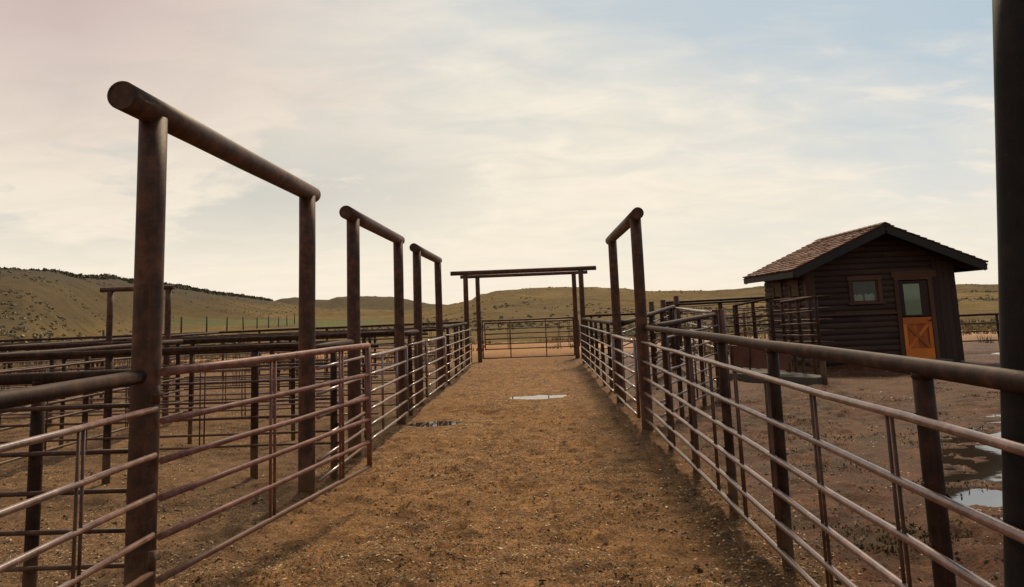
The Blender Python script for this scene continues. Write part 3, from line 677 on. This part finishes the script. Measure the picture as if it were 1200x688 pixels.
mb = MB(); core_wall(mb, CX0, CX1, 0, EV - .02, front_ops, PF)
z = .02
while z < PK - .1:
    z1 = z + .155; zt = min(z1, PK)
    if zt > EV - .05:
        hw = max(0, (PK - zt) / PITCH - .02); a0, a1 = max(CX0, MIDX - hw), min(CX1, MIDX + hw)
    else: a0, a1 = CX0, CX1
    if a1 - a0 < .1: break
    for a_, b_ in openings_split(a0, min(a1, 11.10), z, z1, [(o[0] - .0, o[1] + .0, o[2], o[3]) for o in front_ops]):
        # boards are butt-jointed at random
        j = random.uniform(a_ + .3, b_ - .3) if b_ - a_ > 1.4 else None
        for c0_, c1_ in ([(a_, j - .002), (j + .002, b_)] if j else [(a_, b_)]): log_course(mb, c0_, c1_, z, z1, PF)
    z = z1
mb.add([(MIDX - (PK - EV) / PITCH, CY0 - .001, EV - .02), (MIDX + (PK - EV) / PITCH, CY0 - .001, EV - .02), (MIDX, CY0 - .001, PK - .03)], [[0, 1, 2]])
front = mb.build('front_wall', M['siding'], cab)
PS = lambda u, o, z: (CX0 - o, u, z)
side_ops = [(21.60, 22.28, 1.60, 2.20), (23.10, 23.80, 1.60, 2.20)]
mb = MB(); core_wall(mb, CY0, CY1, 0, EV + .02, side_ops, PS)
z = .02
while z < EV - .05:
    for a_, b_ in openings_split(CY0, CY1, z, z + .155, side_ops): log_course(mb, a_, b_, z, z + .155, PS)
    z += .155
mb.build('side_wall', M['siding_side'], cab)
PR = lambda u, o, z: (CX1 + o, u, z)
mb = MB(); core_wall(mb, CY0, CY1, 0, EV + .02, [], PR)
z = .02
while z < EV - .05: log_course(mb, CY0, CY1, z, z + .155, PR); z += .155
mb.build('side_wall', M['siding_side'], cab)
mb = MB(); mb.box(CX0, CX1, CY1 - .1, CY1, 0, EV); mb.add([(CX0, CY1, EV), (CX1, CY1, EV), (MIDX, CY1, PK - .03)], [[0, 1, 2]]); mb.build('back_wall', M['siding'], cab)
mb = MB(); mb.box(CX0 + .1, CX1 - .1, CY0 + .1, CY1 - .1, .0, .02); mb.box(CX0 + .1, CX1 - .1, CY0 + .1, CY1 - .1, EV - .04, EV - .02); mb.build('room_floor', M['inside'], cab)
# vertical corner boards and the wide board panel right of the door
mb = MB(); mb.box(CX0 - .06, CX0 + .16, CY0 - .07, CY0 - .043, 0, EV + .02); mb.build('corner_board', M['trimv'], cab, .004)
mb = MB(); mb.box(CX0 - .088, CX0 - .061, CY0 - .07, CY0 + .12, 0, EV - .02); mb.build('corner_board', M['trimv'], cab, .004)
mb = MB()
for k in range(4): mb.box(10.52 + k * .150, 10.52 + k * .150 + .145, CY0 - .068, CY0 - .043, 0, EV + .05 - .05 * k)
mb.build('board_panel', M['board'], cab, .004)
# trim: header band, belt course
mb = MB(); mb.box(9.46, 10.64, CY0 - .078, CY0 - .043, DZ + .06, DZ + .24); mb.build('door_header', M['trim'], cab, .004)
mb = MB(); mb.box(CX0 + .17, 9.52, CY0 - .085, CY0 - .042, 1.29, 1.335); mb.build('belt_board', M['trim'], cab, .004)
# windows
def window(ops, P, lab, po=0.0):
    u0, u1, z0, z1 = ops; fr = MB(); w = .085
    def bx(mb, a0, a1, c0, c1, o0, o1):
        vs = [P(u, o, z) for z in (c0, c1) for o in (o0, o1) for u in (a0, a1)]
        mb.add(vs, [[0, 2, 3, 1], [4, 5, 7, 6], [0, 1, 5, 4], [2, 6, 7, 3], [0, 4, 6, 2], [1, 3, 7, 5]])
    bx(fr, u0 - w, u0 + .015, z0, z1, -.02, .062); bx(fr, u1 - .015, u1 + w, z0, z1, -.02, .062); bx(fr, u0 - w - .02, u1 + w + .02, z1 + .001, z1 + w + .03, -.02, .066)
    f = fr.build('window', M['trimv'], cab, .003); f['label'] = lab
    s = MB(); bx(s, u0 - w - .05, u1 + w + .05, z0 - .055, z0 - .001, -.02, .10); s.build('sill', M['trim'], f, .003)
    sa = MB()
    for q in ((u0 + .016, u0 + .05, z0, z1), (u1 - .05, u1 - .016, z0, z1), (u0 + .051, u1 - .051, z0, z0 + .04), (u0 + .051, u1 - .051, z1 - .04, z1 - .001)): bx(sa, *q, -.018 + po, .012 + po)
    sa.build('sash', M['trimv'], f)
    pn = MB(); bx(pn, u0 + .04, u1 - .04, z0 + .03, z1 - .03, -.006 + po, -.001 + po); pn.build('pane', M['glass'], f)
    return f, bx
f, bx = window(WIN, PF, 'window beside the orange half door')
cu = MB()       # short gathered curtain in two halves
for a0, a1, top in ((WIN[0] + .06, WIN[0] + .32, .20), (WIN[0] + .37, WIN[1] - .07, .21)):
    n = 16; vs = []; fs = []
    for k in range(n + 1):
        u = a0 + (a1 - a0) * k / n; o = CY0 + .085 + .012 * math.sin(k * 1.9); vs += [(u, o, WIN[2] + .02), (u, o + .004 * math.sin(k), WIN[2] + top + .02 * math.sin(k * .7))]
    fs = [[2 * k, 2 * k + 2, 2 * k + 3, 2 * k + 1] for k in range(n)]; cu.add(vs, fs, True)
cu.build('curtain', M['curtain'], f)
for so in side_ops:
    f, bx = window(so, PS, 'window in the left side wall', .040)
    cu = MB(); cu.box(CX0 - .026, CX0 - .021, so[0] + .04, so[1] - .04, so[2] + .03, so[3] - .02); cu.build('curtain', M['blind'], f)
# door: frame, dark upper leaf with pale light, orange lower leaf with cross brace
mb = MB(); mb.box(DX0 - .09, DX0 + .02, CY0 - .072, CY0 + .02, .02, DZ); mb.box(DX1 - .02, DX1 + .09, CY0 - .072, CY0 + .02, .02, DZ); mb.box(DX0 - .09, DX1 + .09, CY0 - .072, CY0 + .02, DZ + .001, DZ + .058)
mb.build('door_frame', M['trimv'], cab, .004)
up = MB(); X0, X1 = DX0 + .03, DX1 - .03
up.box(X0, X0 + .12, CY0 - .03, CY0 + .012, 1.20, DZ - .02); up.box(X1 - .20, X1, CY0 - .03, CY0 + .012, 1.20, DZ - .02)
up.box(X0 + .121, X1 - .201, CY0 - .03, CY0 + .012, 1.20, 1.24); up.box(X0 + .121, X1 - .201, CY0 - .03, CY0 + .012, DZ - .10, DZ - .02)
u_ = up.build('upper_door', M['board'], cab, .003)
mb = MB(); mb.box(X0 + .115, X1 - .195, CY0 - .012, CY0 - .006, 1.235, DZ - .095); mb.build('pane', M['glass'], u_)
mb = MB(); mb.box(X0 + .11, X1 - .19, CY0 - .002, CY0 + .004, 1.22, DZ - .08); mb.build('blind', M['blind'], u_)
lo = MB()
nb = 6
for k in range(nb):
    a_ = X0 + (X1 - X0) * k / nb; lo.box(a_ + .0015, a_ + (X1 - X0) / nb - .0015, CY0 - .032, CY0 + .01, .05, 1.175)
l_ = lo.build('lower_door', M['orange_shaded'], cab, .002); l_['label'] = 'bright orange lower half of the door with an X brace'
br_ = MB(); yb = CY0 - .034
br_.box(X0 + .005, X1 - .005, yb - .026, yb, 1.00, 1.17); br_.box(X0 + .005, X1 - .005, yb - .026, yb, .06, .36)
br_.box(X0 + .005, X0 + .10, yb - .026, yb, .361, .999); br_.box(X1 - .10, X1 - .005, yb - .026, yb, .361, .999)
br_.beam((X0 + .10, yb - .010, .37), (X1 - .10, yb - .010, .99), .085, .018, (0, 1, 0))
br_.beam((X1 - .10, yb - .020, .37), (X0 + .10, yb - .020, .99), .085, .018, (0, 1, 0))
br_.build('cross_brace', M['orange'], l_, .003)
mb = MB(); mb.pipe((X1 - .07, yb - .03, 1.08), (X1 - .07, yb - .075, 1.08), .014, 10); mb.pipe((X1 - .07, yb - .075, 1.08), (X1 - .07, yb - .10, 1.08), .028, 12); mb.build('handle', M['post'], l_)
# doorstep
mb = MB(); mb.box(DX0 - .15, DX1 + .15, CY0 - .55, CY0 - .08, -.05, .09); mb.build('step', M['concrete'], cab, .01)
# roof
FY, BY = CY0 - .62, CY1 + .35
EX = (CX1 - MIDX) + OV; slope = math.atan(PITCH); Ls = EX / math.cos(slope)
ridge = PK + .06
rf = MB()
for sg in (-1, 1):
    def RP(s, y_, o): # s down slope from ridge, o above
        return (MIDX + sg * (s * math.cos(slope) + o * math.sin(slope)), y_, ridge - s * math.sin(slope) + o * math.cos(slope))
    vs = [RP(s, y_, o) for o in (-.05, .03) for y_ in (FY, BY) for s in (.0, Ls)]
    rf.add(vs, [[0, 2, 3, 1], [4, 5, 7, 6], [0, 1, 5, 4], [2, 6, 7, 3], [0, 4, 6, 2], [1, 3, 7, 5]])
roof = rf.build('roof', M['fascia'], cab)
sh = MB()
for sg in (-1, 1):
    def RP(s, y_, o): return (MIDX + sg * (s * math.cos(slope) + o * math.sin(slope)), y_, ridge - s * math.sin(slope) + o * math.cos(slope))
    rows = 15; ex = Ls / rows
    for r_i in range(rows):
        y_ = FY - .03 - random.uniform(0, .1)
        while y_ < BY + .02:
            w = random.uniform(.10, .24); s0 = Ls + .04 - r_i * ex - ex * 1.5; s1 = Ls + .04 - r_i * ex + random.uniform(-.025, .02)
            y0, y1 = max(y_, FY - .03), min(y_ + w - .006, BY + .03); s0 = max(s0, .0)
            if y1 - y0 > .02:
                th = random.uniform(.016, .030); li = random.uniform(0, .012)
                vs = [RP(s0, y0, .031), RP(s0, y1, .031), RP(s1, y1, .038 + li), RP(s1, y0, .038 + li), RP(s0, y0, .031 + .008), RP(s0, y1, .031 + .008), RP(s1, y1, .045 + li + th), RP(s1, y0, .045 + li + th)]
                sh.add(vs, [[0, 1, 2, 3], [7, 6, 5, 4], [0, 4, 5, 1], [1, 5, 6, 2], [2, 6, 7, 3], [3, 7, 4, 0]])
            y_ += w
for k in range(28):     # ridge caps
    y_ = FY - .03 + k * (BY - FY) / 28
    for sg in (-1, 1):
        q = [(MIDX, ridge + .085), (MIDX + sg * .14, ridge + .085 - .14 * PITCH)]
        vs = [(a_, yy, z_ + dz) for dz in (-.012 + .006 * (k % 2), .006 + .006 * (k % 2)) for yy in (y_, y_ + .20) for a_, z_ in q]
        sh.add(vs, [[0, 2, 3, 1], [4, 5, 7, 6], [0, 1, 5, 4], [2, 6, 7, 3], [0, 4, 6, 2], [1, 3, 7, 5]])
sh.build('shingles', M['shingle'], roof)
for sg in (-1, 1):
    for yy, nm in ((FY - .012, 'barge_board'), (BY + .012, 'barge_board')):
        mb = MB(); mb.beam((MIDX + sg * .001, yy, ridge - .10), (MIDX + sg * (EX), yy, ridge - .10 - EX * PITCH), .028, .19); mb.build(nm, M['fascia'], roof, .003)
    mb = MB(); mb.beam((MIDX + sg * (EX + .012), FY, EV - .0 + .0 - OV * PITCH - .03), (MIDX + sg * (EX + .012), BY, EV - OV * PITCH - .03), .03, .15); mb.build('fascia_board', M['fascia'], roof, .003)
for sg in (-1, 1):      # rafter tails under the eaves
    for k in range(9):
        y_ = CY0 + .1 + k * .45
        mb = MB(); mb.beam((MIDX + sg * (EX - OV + .02), y_, EV + .0 - .02), (MIDX + sg * (EX - .03), y_, EV - .02 - OV * PITCH), .05, .10); mb.build('rafter_tail', M['fascia'], roof)

# ------------------------------------------------------------------ sky and sun
SUN_EL, SUN_AZ = 47, 14
w = bpy.data.worlds.new('World'); scene.world = w; w.use_nodes = True; nt = w.node_tree
bg = nt.nodes['Background']; bg.inputs['Strength'].default_value = .118
sky = nt.nodes.new('ShaderNodeTexSky'); sky.sky_type = 'NISHITA'; sky.sun_disc = False
sky.sun_elevation = R(SUN_EL); sky.sun_rotation = R(SUN_AZ); sky.dust_density = 2.5; sky.air_density = 1.0; sky.altitude = 1800
tc = nt.nodes.new('ShaderNodeTexCoord').outputs['Generated']
sx = nt.nodes.new('ShaderNodeSeparateXYZ'); nt.links.new(tc, sx.inputs[0]); DXs, DYs, DZs = sx.outputs
zz_ = mth(nt, 'ADD', mth(nt, 'MAXIMUM', DZs, 0.0), .22)
cv = nt.nodes.new('ShaderNodeCombineXYZ')
nt.links.new(mth(nt, 'DIVIDE', DXs, zz_), cv.inputs[0]); nt.links.new(mth(nt, 'DIVIDE', DYs, zz_), cv.inputs[1])
n1 = noise(nt, mapping(nt, cv.outputs[0], (.9, 1.35, 1), (0, 0, R(-24))), .95, 10, .58, .45)
n2 = noise(nt, mapping(nt, cv.outputs[0], (1.2, 2.0, 1), (0, 0, R(-18))), 2.9, 8, .54, .5)
n3 = noise(nt, mapping(nt, tc, (1, 1, 2.6)), 5.5, 9, .58, .35)               # heaped clouds low down
n4 = noise(nt, mapping(nt, tc, (1, 1, 3.2)), 2.2, 5, .5, .2)
# open pale blue: grows to the upper right; loose gaps elsewhere
open_ = mth(nt, 'ADD', mth(nt, 'MULTIPLY', DXs, 1.35), mth(nt, 'MULTIPLY', DZs, 1.9))
cov = mth(nt, 'ADD', mth(nt, 'MULTIPLY', n1, 1.5), mth(nt, 'MULTIPLY', n2, .45))       # ~ .97 mean
cov = mth(nt, 'SUBTRACT', cov, mth(nt, 'MULTIPLY', mth(nt, 'MAXIMUM', open_, 0.0), .62))
cm = ramp(nt, cov, [(.22, (.08, .08, .08)), (.52, (.5, .5, .5)), (.82, (1, 1, 1))])
cb = ramp(nt, n2, [(.35, (7.0, 6.5, 5.5)), (.6, (8.0, 7.3, 6.1)), (.8, (7.5, 6.8, 5.8))])
pink = mth(nt, 'MULTIPLY', mth(nt, 'MULTIPLY_ADD', DXs, -2.3, -.15, clamp=True), mth(nt, 'MULTIPLY_ADD', DZs, 3.2, -.25, clamp=True))
cb = mix(nt, mth(nt, 'MULTIPLY', pink, .95), cb, (5.0, 3.85, 3.65))
skyc = mix(nt, mth(nt, 'MULTIPLY_ADD', open_, .9, -.25, clamp=True), (5.6, 5.65, 5.2), (3.7, 4.75, 5.4))
skyc = mix(nt, .15, skyc, sky.outputs[0])
fin = mix(nt, cm, skyc, cb)
lowm = mth(nt, 'MULTIPLY_ADD', DZs, -4.2, 1.1, clamp=True)
fin = mix(nt, mth(nt, 'MULTIPLY', lowm, .7), fin, (8.3, 7.35, 5.9))
# grey-blue gaps between the low heaped clouds on the left
band = mth(nt, 'MULTIPLY', mth(nt, 'MULTIPLY_ADD', DZs, 9.0, -.55, clamp=True), mth(nt, 'MULTIPLY_ADD', DZs, -6.5, 2.0, clamp=True))
lft = mth(nt, 'MULTIPLY_ADD', DXs, -3.2, .15, clamp=True)
gap = ramp(nt, mth(nt, 'ADD', mth(nt, 'MULTIPLY', n3, .6), mth(nt, 'MULTIPLY', n4, .6)), [(.555, (0, 0, 0)), (.615, (1, 1, 1))])
fin = mix(nt, mth(nt, 'MULTIPLY', mth(nt, 'MULTIPLY', band, lft), mth(nt, 'MULTIPLY', gap, .95)), fin, (5.2, 5.15, 4.75))
# bright wisps at the right
wis = ramp(nt, n2, [(.56, (0, 0, 0)), (.72, (1, 1, 1))])
rgt = mth(nt, 'MULTIPLY', mth(nt, 'MULTIPLY_ADD', DXs, 3.0, -.2, clamp=True), mth(nt, 'MULTIPLY_ADD', DZs, -5.0, 1.9, clamp=True))
fin = mix(nt, mth(nt, 'MULTIPLY', mth(nt, 'MULTIPLY', wis, rgt), .7), fin, (8.3, 7.4, 6.3))
back = mth(nt, 'MULTIPLY_ADD', DYs, .42, .72, clamp=True)
fin = mix(nt, back, mix(nt, 1.0, fin, (.36, .37, .40), 'MULTIPLY'), fin)
nt.links.new(fin, bg.inputs['Color'])
sd = Vector((math.sin(R(SUN_AZ)) * math.cos(R(SUN_EL)), math.cos(R(SUN_AZ)) * math.cos(R(SUN_EL)), math.sin(R(SUN_EL))))
l = bpy.data.lights.new('sun', 'SUN'); l.energy = 3.7; l.angle = R(10); l.color = (1, .78, .51)
lo_ = bpy.data.objects.new('sun', l); col.objects.link(lo_); lo_.rotation_euler = (-sd).to_track_quat('-Z', 'Y').to_euler(); lo_.location = (0, 0, 30)

# ------------------------------------------------------------------ camera
yaw, pitch, roll = -.0269, .1418, -.0392
fwd = Vector((math.sin(yaw) * math.cos(pitch), math.cos(yaw) * math.cos(pitch), math.sin(pitch)))
rt = Vector((math.cos(yaw), -math.sin(yaw), 0)); upv = rt.cross(fwd)
r2 = rt * math.cos(roll) + upv * math.sin(roll); u2 = -rt * math.sin(roll) + upv * math.cos(roll)
cam = bpy.data.cameras.new('camera'); co = bpy.data.objects.new('camera', cam); col.objects.link(co); scene.camera = co
mt = Matrix((r2, u2, -fwd)).transposed().to_4x4(); mt.translation = (0, 0, 1.7); co.matrix_world = mt
cam.sensor_fit = 'HORIZONTAL'; cam.sensor_width = 36; cam.lens = 27; cam.shift_y = -(344 - 238.2) / 1200
cam.clip_start = .05; cam.clip_end = 5000

for o in bpy.data.objects:
    for k in ('_o', '_tilt'):
        if k in o.keys(): del o[k]
scene.view_settings.view_transform = 'Standard'; scene.view_settings.look = 'None'; scene.view_settings.exposure = 0; scene.view_settings.gamma = 1
scene.render.engine = 'CYCLES'
scene.cycles.use_denoising = True
scene.cycles.max_bounces = 6; scene.cycles.transparent_max_bounces = 8
scene.cycles.caustics_reflective = False; scene.cycles.caustics_refractive = False
scene.render.filter_size = 1.7
